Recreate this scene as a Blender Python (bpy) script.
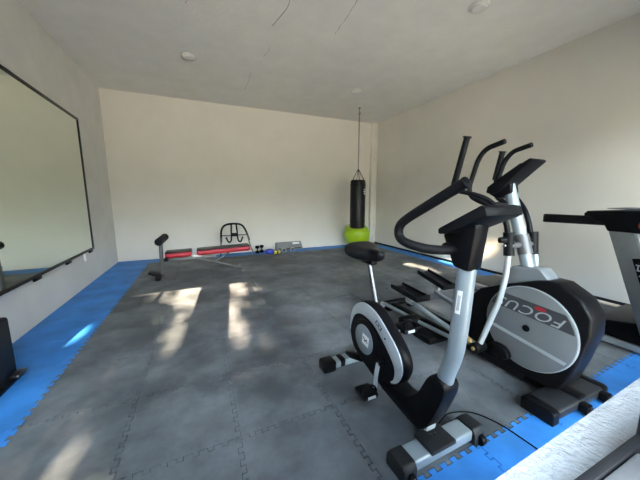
import bpy, bmesh, math, random
from mathutils import Vector, Matrix
for o in list(bpy.data.objects):
    bpy.data.objects.remove(o)
sc = bpy.context.scene
COL = sc.collection
R = math.radians
# ------------------------------------------------------------------ camera, sky, sun, exposure
cam_d = bpy.data.cameras.new('camera')
cam = bpy.data.objects.new('camera', cam_d); COL.objects.link(cam)
cam.location = (0, 0, 1.2)
cam.rotation_euler = (R(90 - 8.592), 0, R(-23.496))
cam_d.sensor_width = 36.0
cam_d.lens = 272.85 / 640 * 36.0
cam_d.clip_start = 0.02
sc.camera = cam
sc.view_settings.view_transform = 'Standard'
sc.view_settings.look = 'None'
sc.view_settings.gamma = 1.0
sc.view_settings.use_curve_mapping = False
sc.view_settings.exposure = 2.08
sc.cycles.use_denoising = True
sc.cycles.max_bounces = 10
sc.cycles.diffuse_bounces = 6
sc.cycles.sample_clamp_indirect = 6.0

SUN_K = 0.58                                   # tangent of the sun's height
SUN_X = 0.10                                   # sideways drift of the beam per metre
w = bpy.data.worlds.new('sky'); sc.world = w; w.use_nodes = True
nt = w.node_tree; nt.nodes.clear()
out = nt.nodes.new('ShaderNodeOutputWorld'); bg = nt.nodes.new('ShaderNodeBackground')
tc = nt.nodes.new('ShaderNodeTexCoord'); sp = nt.nodes.new('ShaderNodeSeparateXYZ')
rp = nt.nodes.new('ShaderNodeValToRGB')
nt.links.new(tc.outputs['Generated'], sp.inputs[0]); nt.links.new(sp.outputs['Z'], rp.inputs[0])
# a dark belt of trees and roofs at the horizon, open bluish sky above it
rp.color_ramp.elements[0].position = 0.09; rp.color_ramp.elements[0].color = (0.10, 0.11, 0.08, 1)
e_ = rp.color_ramp.elements.new(0.22); e_.color = (0.86, 0.93, 1.0, 1)
rp.color_ramp.elements[2].position = 0.9; rp.color_ramp.elements[2].color = (0.55, 0.76, 1.0, 1)
nt.links.new(rp.outputs[0], bg.inputs[0]); nt.links.new(bg.outputs[0], out.inputs[0])
bg.inputs[1].default_value = 6.2
sun_d = bpy.data.lights.new('sun', 'SUN'); sun = bpy.data.objects.new('sun', sun_d); COL.objects.link(sun)
sun_d.energy = 24.0; sun_d.angle = R(0.40); sun_d.color = (1.0, 0.76, 0.54)
TOSUN = Vector((-SUN_X, -1.0, SUN_K)).normalized()
sun.rotation_euler = TOSUN.to_track_quat('Z', 'Y').to_euler()
sun.location = (-1, -10, 8)

# ------------------------------------------------------------------ materials
def mat(name, col, rough=0.5, metal=0.0, var=0.08, scale=12.0, bump=0.0, bscale=80.0, spec=0.5, coat=0.0):
    m = bpy.data.materials.new(name); m.use_nodes = True
    t = m.node_tree; b = t.nodes['Principled BSDF']
    co = t.nodes.new('ShaderNodeTexCoord')
    n = t.nodes.new('ShaderNodeTexNoise'); n.inputs['Scale'].default_value = scale; n.inputs['Detail'].default_value = 5
    t.links.new(co.outputs['Object'], n.inputs['Vector'])
    r = t.nodes.new('ShaderNodeValToRGB')
    r.color_ramp.elements[0].position = 0.3; r.color_ramp.elements[1].position = 0.7
    r.color_ramp.elements[0].color = tuple(c * (1 - var) for c in col) + (1,)
    r.color_ramp.elements[1].color = tuple(min(1, c * (1 + var)) for c in col) + (1,)
    t.links.new(n.outputs['Fac'], r.inputs[0]); t.links.new(r.outputs[0], b.inputs['Base Color'])
    b.inputs['Roughness'].default_value = rough; b.inputs['Metallic'].default_value = metal
    b.inputs['Specular IOR Level'].default_value = spec
    b.inputs['Coat Weight'].default_value = coat
    if bump:
        n2 = t.nodes.new('ShaderNodeTexNoise'); n2.inputs['Scale'].default_value = bscale; n2.inputs['Detail'].default_value = 6
        t.links.new(co.outputs['Object'], n2.inputs['Vector'])
        bp = t.nodes.new('ShaderNodeBump'); bp.inputs['Strength'].default_value = bump; bp.inputs['Distance'].default_value = 0.01
        t.links.new(n2.outputs['Fac'], bp.inputs['Height']); t.links.new(bp.outputs[0], b.inputs['Normal'])
    return m

def mat_mottle(name, base, stain, s1, s2, rough, thr=(0.45, 0.75), bump=0.1, bscale=60):
    """two noises of different size laid over each other: worn, dusty, trodden surfaces"""
    m = bpy.data.materials.new(name); m.use_nodes = True
    t = m.node_tree; b = t.nodes['Principled BSDF']; L = t.links.new
    g = t.nodes.new('ShaderNodeNewGeometry')
    a = t.nodes.new('ShaderNodeTexNoise'); a.inputs['Scale'].default_value = s1; a.inputs['Detail'].default_value = 8; a.inputs['Roughness'].default_value = 0.65
    c = t.nodes.new('ShaderNodeTexNoise'); c.inputs['Scale'].default_value = s2; c.inputs['Detail'].default_value = 6
    L(g.outputs['Position'], a.inputs['Vector']); L(g.outputs['Position'], c.inputs['Vector'])
    r = t.nodes.new('ShaderNodeValToRGB'); r.color_ramp.elements[0].position = thr[0]; r.color_ramp.elements[1].position = thr[1]
    L(a.outputs['Fac'], r.inputs[0])
    x = t.nodes.new('ShaderNodeMix'); x.data_type = 'RGBA'
    x.inputs[6].default_value = base + (1,); x.inputs[7].default_value = stain + (1,)
    L(r.outputs[0], x.inputs[0])
    y = t.nodes.new('ShaderNodeMix'); y.data_type = 'RGBA'; y.blend_type = 'MULTIPLY'; y.inputs[0].default_value = 0.8
    r2 = t.nodes.new('ShaderNodeValToRGB'); r2.color_ramp.elements[0].position = 0.3; r2.color_ramp.elements[0].color = (0.55, 0.55, 0.55, 1)
    r2.color_ramp.elements[1].position = 0.65
    L(c.outputs['Fac'], r2.inputs[0]); L(x.outputs[2], y.inputs[6]); L(r2.outputs[0], y.inputs[7])
    L(y.outputs[2], b.inputs['Base Color'])
    b.inputs['Roughness'].default_value = rough
    bp = t.nodes.new('ShaderNodeBump'); bp.inputs['Strength'].default_value = bump; bp.inputs['Distance'].default_value = 0.01
    n3 = t.nodes.new('ShaderNodeTexNoise'); n3.inputs['Scale'].default_value = bscale; n3.inputs['Detail'].default_value = 4
    L(g.outputs['Position'], n3.inputs['Vector']); L(n3.outputs['Fac'], bp.inputs['Height']); L(bp.outputs[0], b.inputs['Normal'])
    return m

M = {
    'wall': mat('wall_paint', (0.72, 0.685, 0.61), 0.85, var=0.03, scale=2.0, bump=0.10, bscale=45),
    'wall_left': mat('left_wall_plaster', (0.68, 0.67, 0.63), 0.85, var=0.05, scale=3.0, bump=0.2, bscale=25),
    'ceil': mat('ceiling_plaster', (0.74, 0.72, 0.67), 0.95, var=0.04, scale=3.5, bump=0.35, bscale=28),
    'crack': mat('crack_dark', (0.20, 0.19, 0.17), 0.95),
    'concrete': mat('concrete', (0.03, 0.03, 0.03), 0.95),
    'grey_mat': mat_mottle('grey_foam', (0.072, 0.083, 0.094), (0.26, 0.280, 0.298), 1.2, 4.0, 0.60, thr=(0.42, 0.78), bump=0.06, bscale=240),
    'blue_mat': mat_mottle('blue_foam', (0.028, 0.215, 0.64), (0.055, 0.28, 0.72), 1.7, 4.0, 0.60, bump=0.06, bscale=240),
    'plaster_white': mat('sill_plaster', (0.40, 0.39, 0.37), 0.9, var=0.08, scale=30, bump=0.8, bscale=120),
    'alu_black': mat('black_aluminium', (0.010, 0.010, 0.011), 0.4, 0.0, spec=0.25),
    'alu': mat('bare_aluminium', (0.30, 0.31, 0.32), 0.35, 0.8, bump=0.05),
    'glass': None,
    'mirror': mat('mirror_glass', (0.73, 0.79, 0.70), 0.02, 1.0, var=0.005, scale=1.0),
    'black': mat('black_plastic', (0.005, 0.005, 0.006), 0.36, var=0.2, spec=0.10),
    'black_soft': mat('black_satin_plastic', (0.005, 0.005, 0.006), 0.45, spec=0.14, var=0.15, bump=0.08, bscale=300),
    'foam': mat('black_foam_grip', (0.004, 0.004, 0.005), 0.6, spec=0.18, bump=0.2, bscale=400),
    'vinyl': mat('black_vinyl', (0.004, 0.004, 0.005), 0.33, spec=0.3, bump=0.05, bscale=150),
    'grey_plastic': mat('charcoal_plastic', (0.014, 0.015, 0.017), 0.5, spec=0.25),
    'silver': mat('silver_paint', (0.235, 0.28, 0.305), 0.35, 0.25, var=0.03),
    'silver_light': mat('light_silver_paint', (0.38, 0.42, 0.44), 0.35, 0.2, var=0.03),
    'silver_disc': mat('silver_grey_plastic', (0.165, 0.18, 0.19), 0.4, 0.15, var=0.03),
    'disc_dark': mat('dark_grey_band', (0.045, 0.05, 0.054), 0.4),
    'chrome': mat('chrome', (0.13, 0.133, 0.137), 0.3, 1.0, var=0.02),
    'chrome_bright': mat('bright_chrome', (0.65, 0.66, 0.68), 0.15, 1.0, var=0.02),
    'steel': mat('grey_steel_tube', (0.10, 0.103, 0.106), 0.4, 0.3),
    'white': mat('white_sticker', (0.80, 0.80, 0.80), 0.5, var=0.02),
    'lamp_white': mat('white_lamp_plastic', (0.64, 0.63, 0.60), 0.5, var=0.02),
    'red': mat('red_vinyl', (0.36, 0.012, 0.03), 0.45, var=0.04, scale=3),
    'red_badge': mat('red_badge', (0.70, 0.02, 0.04), 0.4),
    'green': mat('lime_rubber', (0.33, 0.50, 0.012), 0.35, var=0.05, bump=0.03, bscale=100),
    'blue_vinyl': mat('blue_vinyl', (0.02, 0.04, 0.42), 0.5),
    'yellow': mat('yellow_plastic', (0.72, 0.66, 0.03), 0.5),
    'brass': mat('worn_brass', (0.55, 0.42, 0.20), 0.4, 0.6),
    'step_grey': mat('grey_step_plastic', (0.20, 0.20, 0.20), 0.6),
    'pale_grey': mat('pale_grey_plastic', (0.42, 0.44, 0.46), 0.5),
    'belt': mat('running_belt', (0.045, 0.047, 0.05), 0.6, bump=0.1, bscale=300),
    'tread_grey': mat('treadmill_grey_paint', (0.20, 0.21, 0.215), 0.4, 0.2),
    'leaf': mat('leaf', (0.06, 0.14, 0.03), 0.6),
    'bark': mat('bark', (0.12, 0.08, 0.05), 0.9, bump=0.5, bscale=20),
    'earth': mat('dry_ground', (0.20, 0.18, 0.15), 0.95, var=0.2, scale=1.5, bump=0.3, bscale=10),
}
def mat_glass():
    """thin clear pane: mostly see-through, mirrors a little more at grazing angles"""
    m = bpy.data.materials.new('window_glass'); m.use_nodes = True
    t = m.node_tree; t.nodes.clear()
    o = t.nodes.new('ShaderNodeOutputMaterial'); x = t.nodes.new('ShaderNodeMixShader')
    tr_ = t.nodes.new('ShaderNodeBsdfTransparent'); gl = t.nodes.new('ShaderNodeBsdfGlossy'); fr_ = t.nodes.new('ShaderNodeFresnel')
    tr_.inputs[0].default_value = (0.93, 0.95, 0.94, 1); gl.inputs['Roughness'].default_value = 0.01; fr_.inputs[0].default_value = 1.35
    t.links.new(fr_.outputs[0], x.inputs[0]); t.links.new(tr_.outputs[0], x.inputs[1]); t.links.new(gl.outputs[0], x.inputs[2])
    t.links.new(x.outputs[0], o.inputs[0])
    return m
M['glass'] = mat_glass()

# ------------------------------------------------------------------ mesh helpers
def BM(): return bmesh.new()

def bevel_sharp(bm, width, geom_faces=None, seg=2, ang=30):
    faces = geom_faces if geom_faces is not None else bm.faces
    es = set()
    for f in faces:
        for e in f.edges:
            if len(e.link_faces) == 2 and e.calc_face_angle(0) > R(ang):
                es.add(e)
    if es:
        bmesh.ops.bevel(bm, geom=list(es), offset=width, segments=seg, affect='EDGES', profile=0.5, clamp_overlap=True)

def add_box(bm, c, s, bev=0.0, rot=None, seg=2):
    t = BM()
    bmesh.ops.create_cube(t, size=1.0)
    for v in t.verts: v.co = Vector((v.co.x * s[0], v.co.y * s[1], v.co.z * s[2]))
    if bev: bevel_sharp(t, bev, seg=seg)
    mx = Matrix.Translation(Vector(c))
    if rot is not None: mx = mx @ rot
    t.transform(mx); merge(bm, t); return bm

def merge(bm, t):
    me = bpy.data.meshes.new('tmp'); t.to_mesh(me); t.free(); bm.from_mesh(me); bpy.data.meshes.remove(me)

def rot_x(a): return Matrix.Rotation(R(a), 4, 'X')
def rot_y(a): return Matrix.Rotation(R(a), 4, 'Y')
def rot_z(a): return Matrix.Rotation(R(a), 4, 'Z')

def smooth_path(pts, n=6):
    P = [Vector(p) for p in pts]
    if len(P) < 3: return P
    o = []
    for i in range(len(P) - 1):
        p0 = P[max(i - 1, 0)]; p1 = P[i]; p2 = P[i + 1]; p3 = P[min(i + 2, len(P) - 1)]
        for k in range(n):
            t = k / n
            o.append(0.5 * ((2 * p1) + (p2 - p0) * t + (2 * p0 - 5 * p1 + 4 * p2 - p3) * t * t + (3 * p1 - p0 - 3 * p2 + p3) * t ** 3))
    o.append(P[-1]); return o

def round_path(pts, rad=0.04, n=5):
    """straight runs with rounded corners, as bent tube"""
    P = [Vector(p) for p in pts]; o = [P[0]]
    for i in range(1, len(P) - 1):
        a, b, c = P[i - 1], P[i], P[i + 1]
        r = min(rad, (a - b).length * 0.49, (c - b).length * 0.49)
        s = b + (a - b).normalized() * r; e = b + (c - b).normalized() * r
        for k in range(n + 1):
            t = k / n
            o.append(s * (1 - t) ** 2 + b * 2 * t * (1 - t) + e * t * t)
    o.append(P[-1]); return o

def add_tube(bm, pts, r, seg=14, flat=None, up=None, capr=None):
    P = [Vector(p) for p in pts]; n = len(P)
    rr = r if isinstance(r, (list, tuple)) else [r] * n
    rings = []; prev = None
    for i in range(n):
        d = (P[min(i + 1, n - 1)] - P[max(i - 1, 0)]).normalized()
        if prev is None:
            a = Vector(up) if up else (Vector((0, 0, 1)) if abs(d.z) < 0.9 else Vector((1, 0, 0)))
        else: a = prev
        a = (a - d * a.dot(d)).normalized(); b = d.cross(a); prev = a
        ring = []
        for k in range(seg):
            t = 2 * math.pi * k / seg
            ca, sa = math.cos(t), math.sin(t)
            fa, fb = (1, 1) if flat is None else flat
            ring.append(bm.verts.new(P[i] + a * ca * rr[i] * fa + b * sa * rr[i] * fb))
        rings.append(ring)
    for i in range(n - 1):
        for k in range(seg):
            bm.faces.new((rings[i][k], rings[i][(k + 1) % seg], rings[i + 1][(k + 1) % seg], rings[i + 1][k]))
    bm.faces.new(list(reversed(rings[0]))); bm.faces.new(rings[-1])
    return bm

def add_rod(bm, a, b, r, seg=14, bev=0.0):
    a = Vector(a); b = Vector(b); d = (b - a)
    if bev:
        u = d.normalized() * bev
        return add_tube(bm, [a, a + u * 0.3, a + u, b - u, b - u * 0.3, b], [r - bev, r - bev * 0.3, r, r, r - bev * 0.3, r - bev], seg)
    return add_tube(bm, [a, b], r, seg)

def add_prism(bm, poly, a0, a1, axis='x', bev=0.0, seg=2):
    """poly in the plane across the axis: x -> (y,z), y -> (x,z), z -> (x,y)"""
    def P(p, a):
        return {'x': (a, p[0], p[1]), 'y': (p[0], a, p[1]), 'z': (p[0], p[1], a)}[axis]
    t = BM()
    A = [t.verts.new(P(p, a0)) for p in poly]; B = [t.verts.new(P(p, a1)) for p in poly]
    n = len(poly)
    t.faces.new(A); t.faces.new(list(reversed(B)))
    for i in range(n):
        t.faces.new((A[i], B[i], B[(i + 1) % n], A[(i + 1) % n]))
    bmesh.ops.recalc_face_normals(t, faces=t.faces)
    if bev: 
        es = [e for e in t.edges if len(e.link_faces) == 2 and e.calc_face_angle(0) > R(40)]
        bmesh.ops.bevel(t, geom=es, offset=bev, segments=seg, affect='EDGES', profile=0.5, clamp_overlap=True)
    merge(bm, t); return bm

def add_ball(bm, c, s, seg=24, rings=14):
    t = BM(); bmesh.ops.create_uvsphere(t, u_segments=seg, v_segments=rings, radius=1.0)
    if not isinstance(s, (tuple, list)): s = (s, s, s)
    for v in t.verts: v.co = Vector((v.co.x * s[0] + c[0], v.co.y * s[1] + c[1], v.co.z * s[2] + c[2]))
    merge(bm, t); return bm

def add_lathe(bm, prof, c=(0, 0, 0), seg=32, axis='z'):
    rings = []
    for r, z in prof:
        ring = []
        for k in range(seg):
            t = 2 * math.pi * k / seg; x, y = r * math.cos(t), r * math.sin(t)
            p = {'z': (x, y, z), 'x': (z, x, y), 'y': (x, z, y)}[axis]
            ring.append(bm.verts.new((p[0] + c[0], p[1] + c[1], p[2] + c[2])))
        rings.append(ring)
    for i in range(len(rings) - 1):
        for k in range(seg):
            bm.faces.new((rings[i][k], rings[i][(k + 1) % seg], rings[i + 1][(k + 1) % seg], rings[i + 1][k]))
    bm.faces.new(list(reversed(rings[0]))); bm.faces.new(rings[-1]); return bm

def spline_poly(pts, n=5):
    """closed smooth outline through 2-D points"""
    P = [Vector((p[0], p[1], 0)) for p in pts]; m = len(P); o = []
    for i in range(m):
        p0, p1, p2, p3 = P[i - 1], P[i], P[(i + 1) % m], P[(i + 2) % m]
        for k in range(n):
            t = k / n
            q = 0.5 * ((2 * p1) + (p2 - p0) * t + (2 * p0 - 5 * p1 + 4 * p2 - p3) * t * t + (3 * p1 - p0 - 3 * p2 + p3) * t ** 3)
            o.append((q.x, q.y))
    return o

def circle(c, r, n=40, ry=None):
    return [(c[0] + r * math.cos(2 * math.pi * k / n), c[1] + (ry or r) * math.sin(2 * math.pi * k / n)) for k in range(n)]

def obj(name, bm, m, parent=None, label=None, kind=None, ang=35, recalc=True):
    if recalc: bmesh.ops.recalc_face_normals(bm, faces=bm.faces)
    me = bpy.data.meshes.new(name); bm.to_mesh(me); bm.free()
    for p in me.polygons: p.use_smooth = True
    me.set_sharp_from_angle(angle=R(ang))
    ms = m if isinstance(m, list) else [m]
    for x in ms: me.materials.append(x)
    o = bpy.data.objects.new(name, me); COL.objects.link(o)
    if parent: o.parent = parent
    if label: o['label'] = label
    if kind: o['kind'] = kind
    return o

def thing(name, label, cat, loc=(0, 0, 0), rz=0.0, group=None):
    o = bpy.data.objects.new(name, None); COL.objects.link(o)
    o.location = loc; o.rotation_euler = (0, 0, R(rz)); o.empty_display_size = 0.1
    o['label'] = label; o['category'] = cat
    if group: o['group'] = group
    return o

def tag(o, label, cat, group=None, loc=None):
    o['label'] = label; o['category'] = cat
    if group: o['group'] = group
    if loc: o.location = loc
    return o

def struct(name, bm, m, parent=None):
    return obj(name, bm, m, parent, kind='structure' if parent is None else None)

def copy_tree(o, parent=None):
    c = o.copy(); COL.objects.link(c)
    if parent: c.parent = parent
    for ch in list(o.children): copy_tree(ch, c)
    return c

def text_bm(body, size, depth=0.0008, shear=0.0, spacing=1.0):
    cu = bpy.data.curves.new('lettering', 'FONT'); cu.body = body; cu.size = size; cu.extrude = depth; cu.shear = shear
    cu.space_character = spacing; cu.align_x = 'CENTER'; cu.align_y = 'CENTER'; cu.resolution_u = 3
    o = bpy.data.objects.new('lettering', cu); COL.objects.link(o)
    dg = bpy.context.evaluated_depsgraph_get(); dg.update()
    me = bpy.data.meshes.new_from_object(o.evaluated_get(dg))
    bm = BM(); bm.from_mesh(me)
    bpy.data.objects.remove(o); bpy.data.meshes.remove(me); bpy.data.curves.remove(cu)
    return bm

# ------------------------------------------------------------------ the room
XL, XR, YB, ZC = -1.52, 4.32, 6.26, 3.125
T = 0.15
def yin(x): return 0.146 + 0.038 * x               # inner face of the window wall, which runs a little askew
SILL, LINTEL = 0.90, 2.35
struct('floor', add_box(BM(), ((XL + XR) / 2, 3.1, -0.074), (XR - XL + 0.3, 6.7, 0.12)), M['concrete'])
ceiling = struct('ceiling', add_box(BM(), ((XL + XR) / 2, 3.1, ZC + 0.06), (XR - XL + 0.3, 6.7, 0.12)), M['ceil'])
struct('wall_left', add_box(BM(), (XL - T / 2, 3.1, ZC / 2 - 0.05), (T, 6.7, ZC + 0.1)), M['wall_left'])
struct('wall_right', add_box(BM(), (XR + T / 2, 3.1, ZC / 2 - 0.05), (T, 6.7, ZC + 0.1)), M['wall'])
struct('wall_back', add_box(BM(), ((XL + XR) / 2, YB + T / 2, ZC / 2 - 0.05), (XR - XL, T, ZC + 0.1)), M['wall'])
struct('trim_1', add_box(BM(), (4.235, 6.215, ZC / 2), (0.17, 0.09, ZC), 0.006), M['wall'])       # corner pilaster
struct('baseboard_right', add_box(BM(), (4.313, 3.2, 0.02), (0.014, 6.1, 0.04), 0.003), M['grey_plastic'])

# ceiling cracks (hairline, jagged)
random.seed(3)
def crack(path, wd):
    bm = BM(); P = smooth_path([(a, b, ZC - 0.0012) for a, b in path], 7); vs = []
    for i, p in enumerate(P):
        d = (P[min(i + 1, len(P) - 1)] - P[max(i - 1, 0)]).normalized(); nrm = Vector((-d.y, d.x, 0))
        j = random.uniform(-1, 1) * 0.012; ww = wd * random.uniform(0.35, 1.0)
        vs.append((bm.verts.new(p + nrm * (j + ww)), bm.verts.new(p + nrm * (j - ww))))
    for i in range(len(vs) - 1): bm.faces.new((vs[i][0], vs[i][1], vs[i + 1][1], vs[i + 1][0]))
    return bm
CR = [
    ([(-0.01, 2.74), (0.03, 3.03), (-0.01, 3.32)], 0.004),
    ([(0.90, 2.56), (0.93, 2.95), (0.87, 3.33)], 0.005),
    ([(0.93, 3.75), (0.91, 4.05)], 0.003),
    ([(0.83, 4.6), (0.84, 5.3)], 0.003),
    ([(1.50, 2.35), (1.55, 2.80), (1.58, 3.20)], 0.0035),
]
for pth, wd in CR:
    if len(pth) == 2: pth = [pth[0], ((pth[0][0] + pth[1][0]) / 2 + 0.02, (pth[0][1] + pth[1][1]) / 2), pth[1]]
    obj('crack', crack(pth, wd), M['crack'], ceiling)

# window wall: piers between the openings, sill wall below, lintel above
def quad_block(x0, x1, z0, z1):
    bm = BM(); A = []
    for z in (z0, z1):
        A.append([bm.verts.new((x0, -0.10, z)), bm.verts.new((x1, -0.10, z)), bm.verts.new((x1, yin(x1), z)), bm.verts.new((x0, yin(x0), z))])
    a, b = A
    bm.faces.new(list(reversed(a))); bm.faces.new(b)
    for i in range(4): bm.faces.new((a[i], a[(i + 1) % 4], b[(i + 1) % 4], b[i]))
    return bm
OPEN = [(-1.42, -0.40), (-0.10, 0.68), (1.05, 2.45), (2.80, 4.09)]
BASE = [0.0, SILL, 0.0, 0.0]                       # all but the sill window: unseen glazed doors, added to light the floor
WN = XL - T, XR + T
nw = quad_block(WN[0], WN[1], LINTEL, ZC)
merge(nw, quad_block(WN[0], WN[1], -0.1, -0.02))
edges = [WN[0]] + [v for o in OPEN for v in o] + [WN[1]]
for i in range(0, len(edges), 2): merge(nw, quad_block(edges[i], edges[i + 1], -0.02, LINTEL))
for (x0, x1), zb in zip(OPEN, BASE):
    if zb: merge(nw, quad_block(x0, x1, -0.02, zb))
struct('wall_front', nw, M['plaster_white'])
for i, (x0, x1) in enumerate(OPEN):
    bm = BM(); yy = 0.055; fw = 0.045; fd = 0.07
    zb = BASE[i]
    if i != 1:
        for zz in (zb + fw / 2, LINTEL - fw / 2): add_box(bm, ((x0 + x1) / 2, yy, zz), (x1 - x0, fd, fw), 0.004)
        for xx in (x0 + fw / 2, x1 - fw / 2): add_box(bm, (xx, yy, (zb + LINTEL) / 2), (fw, fd, LINTEL - zb - 2 * fw), 0.004)
        add_box(bm, ((x0 + x1) / 2, yy, (zb + LINTEL) / 2), (0.04, 0.04, LINTEL - zb - 2 * fw), 0.004)
        fr = struct(('window_%d' if zb else 'added_door_%d') % (1 if zb else max(1, i)), bm, M['alu_black'])
        obj('pane', add_box(BM(), ((x0 + x1) / 2, yy, (zb + LINTEL) / 2), (x1 - x0 - 2 * fw, 0.005, LINTEL - zb - 2 * fw)), M['glass'], fr)
    else:
        # the open sliding window the photograph was taken through: bottom track, head, right stile
        add_box(bm, ((x0 + x1) / 2, yy, SILL + 0.012), (x1 - x0, 0.105, 0.024), 0.003)
        for dy in (-0.045, 0.0, 0.045): add_box(bm, ((x0 + x1) / 2, yy + dy, SILL + 0.034), (x1 - x0, 0.008, 0.024), 0.001)
        add_box(bm, ((x0 + x1) / 2, yy, LINTEL - 0.02), (x1 - x0, 0.10, 0.04), 0.003)
        add_box(bm, (0.447, yy, (SILL + LINTEL) / 2), (0.05, 0.10, LINTEL - SILL - 0.08), 0.004)
        add_box(bm, (x1 - 0.012, yy, (SILL + LINTEL) / 2), (0.024, 0.10, LINTEL - SILL - 0.08), 0.004)
        add_box(bm, (x0 + 0.012, yy, (SILL + LINTEL) / 2), (0.024, 0.10, LINTEL - SILL - 0.08), 0.004)
        fr = struct('window_%d' % (i + 1), bm, M['alu_black'])
        obj('catch', add_box(BM(), (0.355, 0.078, SILL + 0.036), (0.085, 0.034, 0.014), 0.003), M['alu'], fr, label='bare metal catch')

# ------------------------------------------------------------------ interlocking foam mats
STEP = 0.5345
GX = [-0.96 + STEP * i for i in range(10)] + [4.02]
GY = [0.75 + STEP * i for i in range(10)] + [5.885]
def warp(x, y):
    k = 1.0 if y < 0.75 else max(0.0, 1 - (y - 0.75) / 1.1)
    return (x, y + 0.038 * (x - 0.6) * k)
def teeth(a, b, lvl):
    """offsets along one edge from a to b: dovetail teeth centred on the line"""
    n = max(1, round(abs(b - a) / 0.0668)); st = (b - a) / n; d = 0.011; e = 0.22; o = []
    for k in range(n):
        s = a + st * k
        o += [(s + st * 0.25 - st * 0.25 * 0.0, -d), (s + st * (0.25 - e * 0.25), d), (s + st * (0.75 + e * 0.25), d), (s + st * 0.75, -d)]
    return o
def tile(x0, x1, y0, y1, tl, tr, tb, tt, h=0.014, gap=0.0019):
    P = []
    P.append((x0, y0))
    if tb: P += [(s, y0 + d) for s, d in teeth(x0, x1, 0)]
    P.append((x1, y0))
    if tr: P += [(x1 + d, s) for s, d in teeth(y0, y1, 0)]
    P.append((x1, y1))
    if tt: P += [(s, y1 + d) for s, d in reversed(teeth(x0, x1, 0))]
    P.append((x0, y1))
    if tl: P += [(x0 + d, s) for s, d in reversed(teeth(y0, y1, 0))]
    n = len(P); Q = []
    for i in range(n):
        a, b, c = Vector(P[i - 1]), Vector(P[i]), Vector(P[(i + 1) % n])
        d1 = (b - a); d2 = (c - b)
        n1 = Vector((-d1.y, d1.x)).normalized(); n2 = Vector((-d2.y, d2.x)).normalized()
        m = n1 + n2
        m = m / max(0.35, m.length_squared / 2) if m.length > 1e-6 else n1
        q = b + m * gap; Q.append(warp(q.x, q.y))
    bm = BM()
    A = [bm.verts.new((x, y, -h)) for x, y in Q]; B = [bm.verts.new((x, y, 0)) for x, y in Q]
    bm.faces.new(B); bm.faces.new(list(reversed(A)))
    for i in range(n): bm.faces.new((A[i], A[(i + 1) % n], B[(i + 1) % n], B[i]))
    return bm
gm = thing('foam_floor_mat', 'large field of dark grey interlocking foam tiles covering the middle of the floor', 'mat')
for i in range(10):
    for j in range(10):
        obj('tile', tile(GX[i], GX[i + 1], GY[j], GY[j + 1], True, True, True, True), M['grey_mat'], gm, ang=20)
def strip(label, cells):
    t = thing('foam_border_mat', label, 'mat', group='blue foam border mats')
    for c in cells: obj('tile', tile(*c), M['blue_mat'], t, ang=20)
EPS = 0.004
ys = GY
strip('bright blue foam mat strip along the left wall under the mirror',
      [(XL + EPS, GX[0], ys[j], ys[j + 1], False, True, True, True) for j in range(10)])
strip('narrow blue foam mat strip along the back wall behind the red bench and the ball',
      [(XL + EPS, GX[0], GY[10], YB - EPS, False, True, True, False)] +
      [(GX[i], GX[i + 1], GY[10], YB - EPS, True, True, True, False) for i in range(10)] +
      [(GX[10], 4.14, GY[10], YB - EPS, True, False, True, False)])
strip('blue foam mat strip along the right wall behind the elliptical trainer',
      [(GX[10], XR - 0.012, ys[j], ys[j + 1], True, False, True, j < 9) for j in range(10)])
strip('blue foam mat strip under the window sill, nearest the camera',
      [(XL + EPS, GX[0], 0.178, GY[0], False, True, False, True)] +
      [(GX[i], GX[i + 1], 0.178, GY[0], True, True, False, True) for i in range(10)] +
      [(GX[10], XR - 0.012, 0.178, GY[0], True, False, False, True)])
FZ = 0.0                                        # top of the mats

# ------------------------------------------------------------------ wall mirror
mr = thing('wall_mirror', 'large rectangular mirror in a thin black frame on the left wall', 'mirror', (XL + 0.030, 3.55, 1.385), 1.2)
my0, my1, mz0, mz1 = -1.45, 1.47, -0.91, 0.91
obj('mirror_glass', add_box(BM(), (0.012, (my0 + my1) / 2, 0), (0.012, my1 - my0 - 0.02, mz1 - mz0 - 0.02)), M['mirror'], mr)
bm = BM()
for z in (mz0, mz1): add_box(bm, (0.014, (my0 + my1) / 2, z), (0.028, my1 - my0 + 0.03, 0.03), 0.003)
for y in (my0, my1): add_box(bm, (0.014, y, 0), (0.028, 0.03, mz1 - mz0 - 0.03), 0.003)
obj('frame', bm, M['alu_black'], mr)
for y in (1.37, 0.58, -0.15, -0.95):
    obj('clip', add_box(BM(), (0.012, y, mz0 - 0.03), (0.022, 0.13, 0.035), 0.004), M['black'], mr)
so = thing('wall_socket', 'small white wall socket just below the mirror', 'socket', (XL, 4.72, 0.40))
obj('cover', add_box(BM(), (0.008, 0, 0), (0.016, 0.08, 0.11), 0.003), M['white'], so)
obj('outlet', add_box(BM(), (0.0175, 0, 0), (0.004, 0.04, 0.06), 0.001), M['lamp_white'], so)

# ------------------------------------------------------------------ ceiling lights
def ceiling_light(x, y, label):
    t = thing('ceiling_light', label, 'ceiling light', (x, y, ZC), group='round ceiling lights')
    obj('base_ring', add_lathe(BM(), [(0.075, -0.0005), (0.095, -0.0005), (0.095, -0.012), (0.085, -0.02), (0.075, -0.02)][1:], seg=28), M['lamp_white'], t)
    obj('diffuser', add_lathe(BM(), [(0.078, -0.0195), (0.072, -0.032), (0.05, -0.043), (0.02, -0.047), (0.002, -0.048)], seg=28), M['lamp_white'], t)
ceiling_light(-0.023, 4.43, 'small round white ceiling light above the red bench, leftmost of the three')
ceiling_light(2.70, 2.18, 'small round white ceiling light nearest the camera, at the top edge of the photo')
ceiling_light(2.70, 4.58, 'small round white ceiling light just in front of the punching bag chain')

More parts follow.
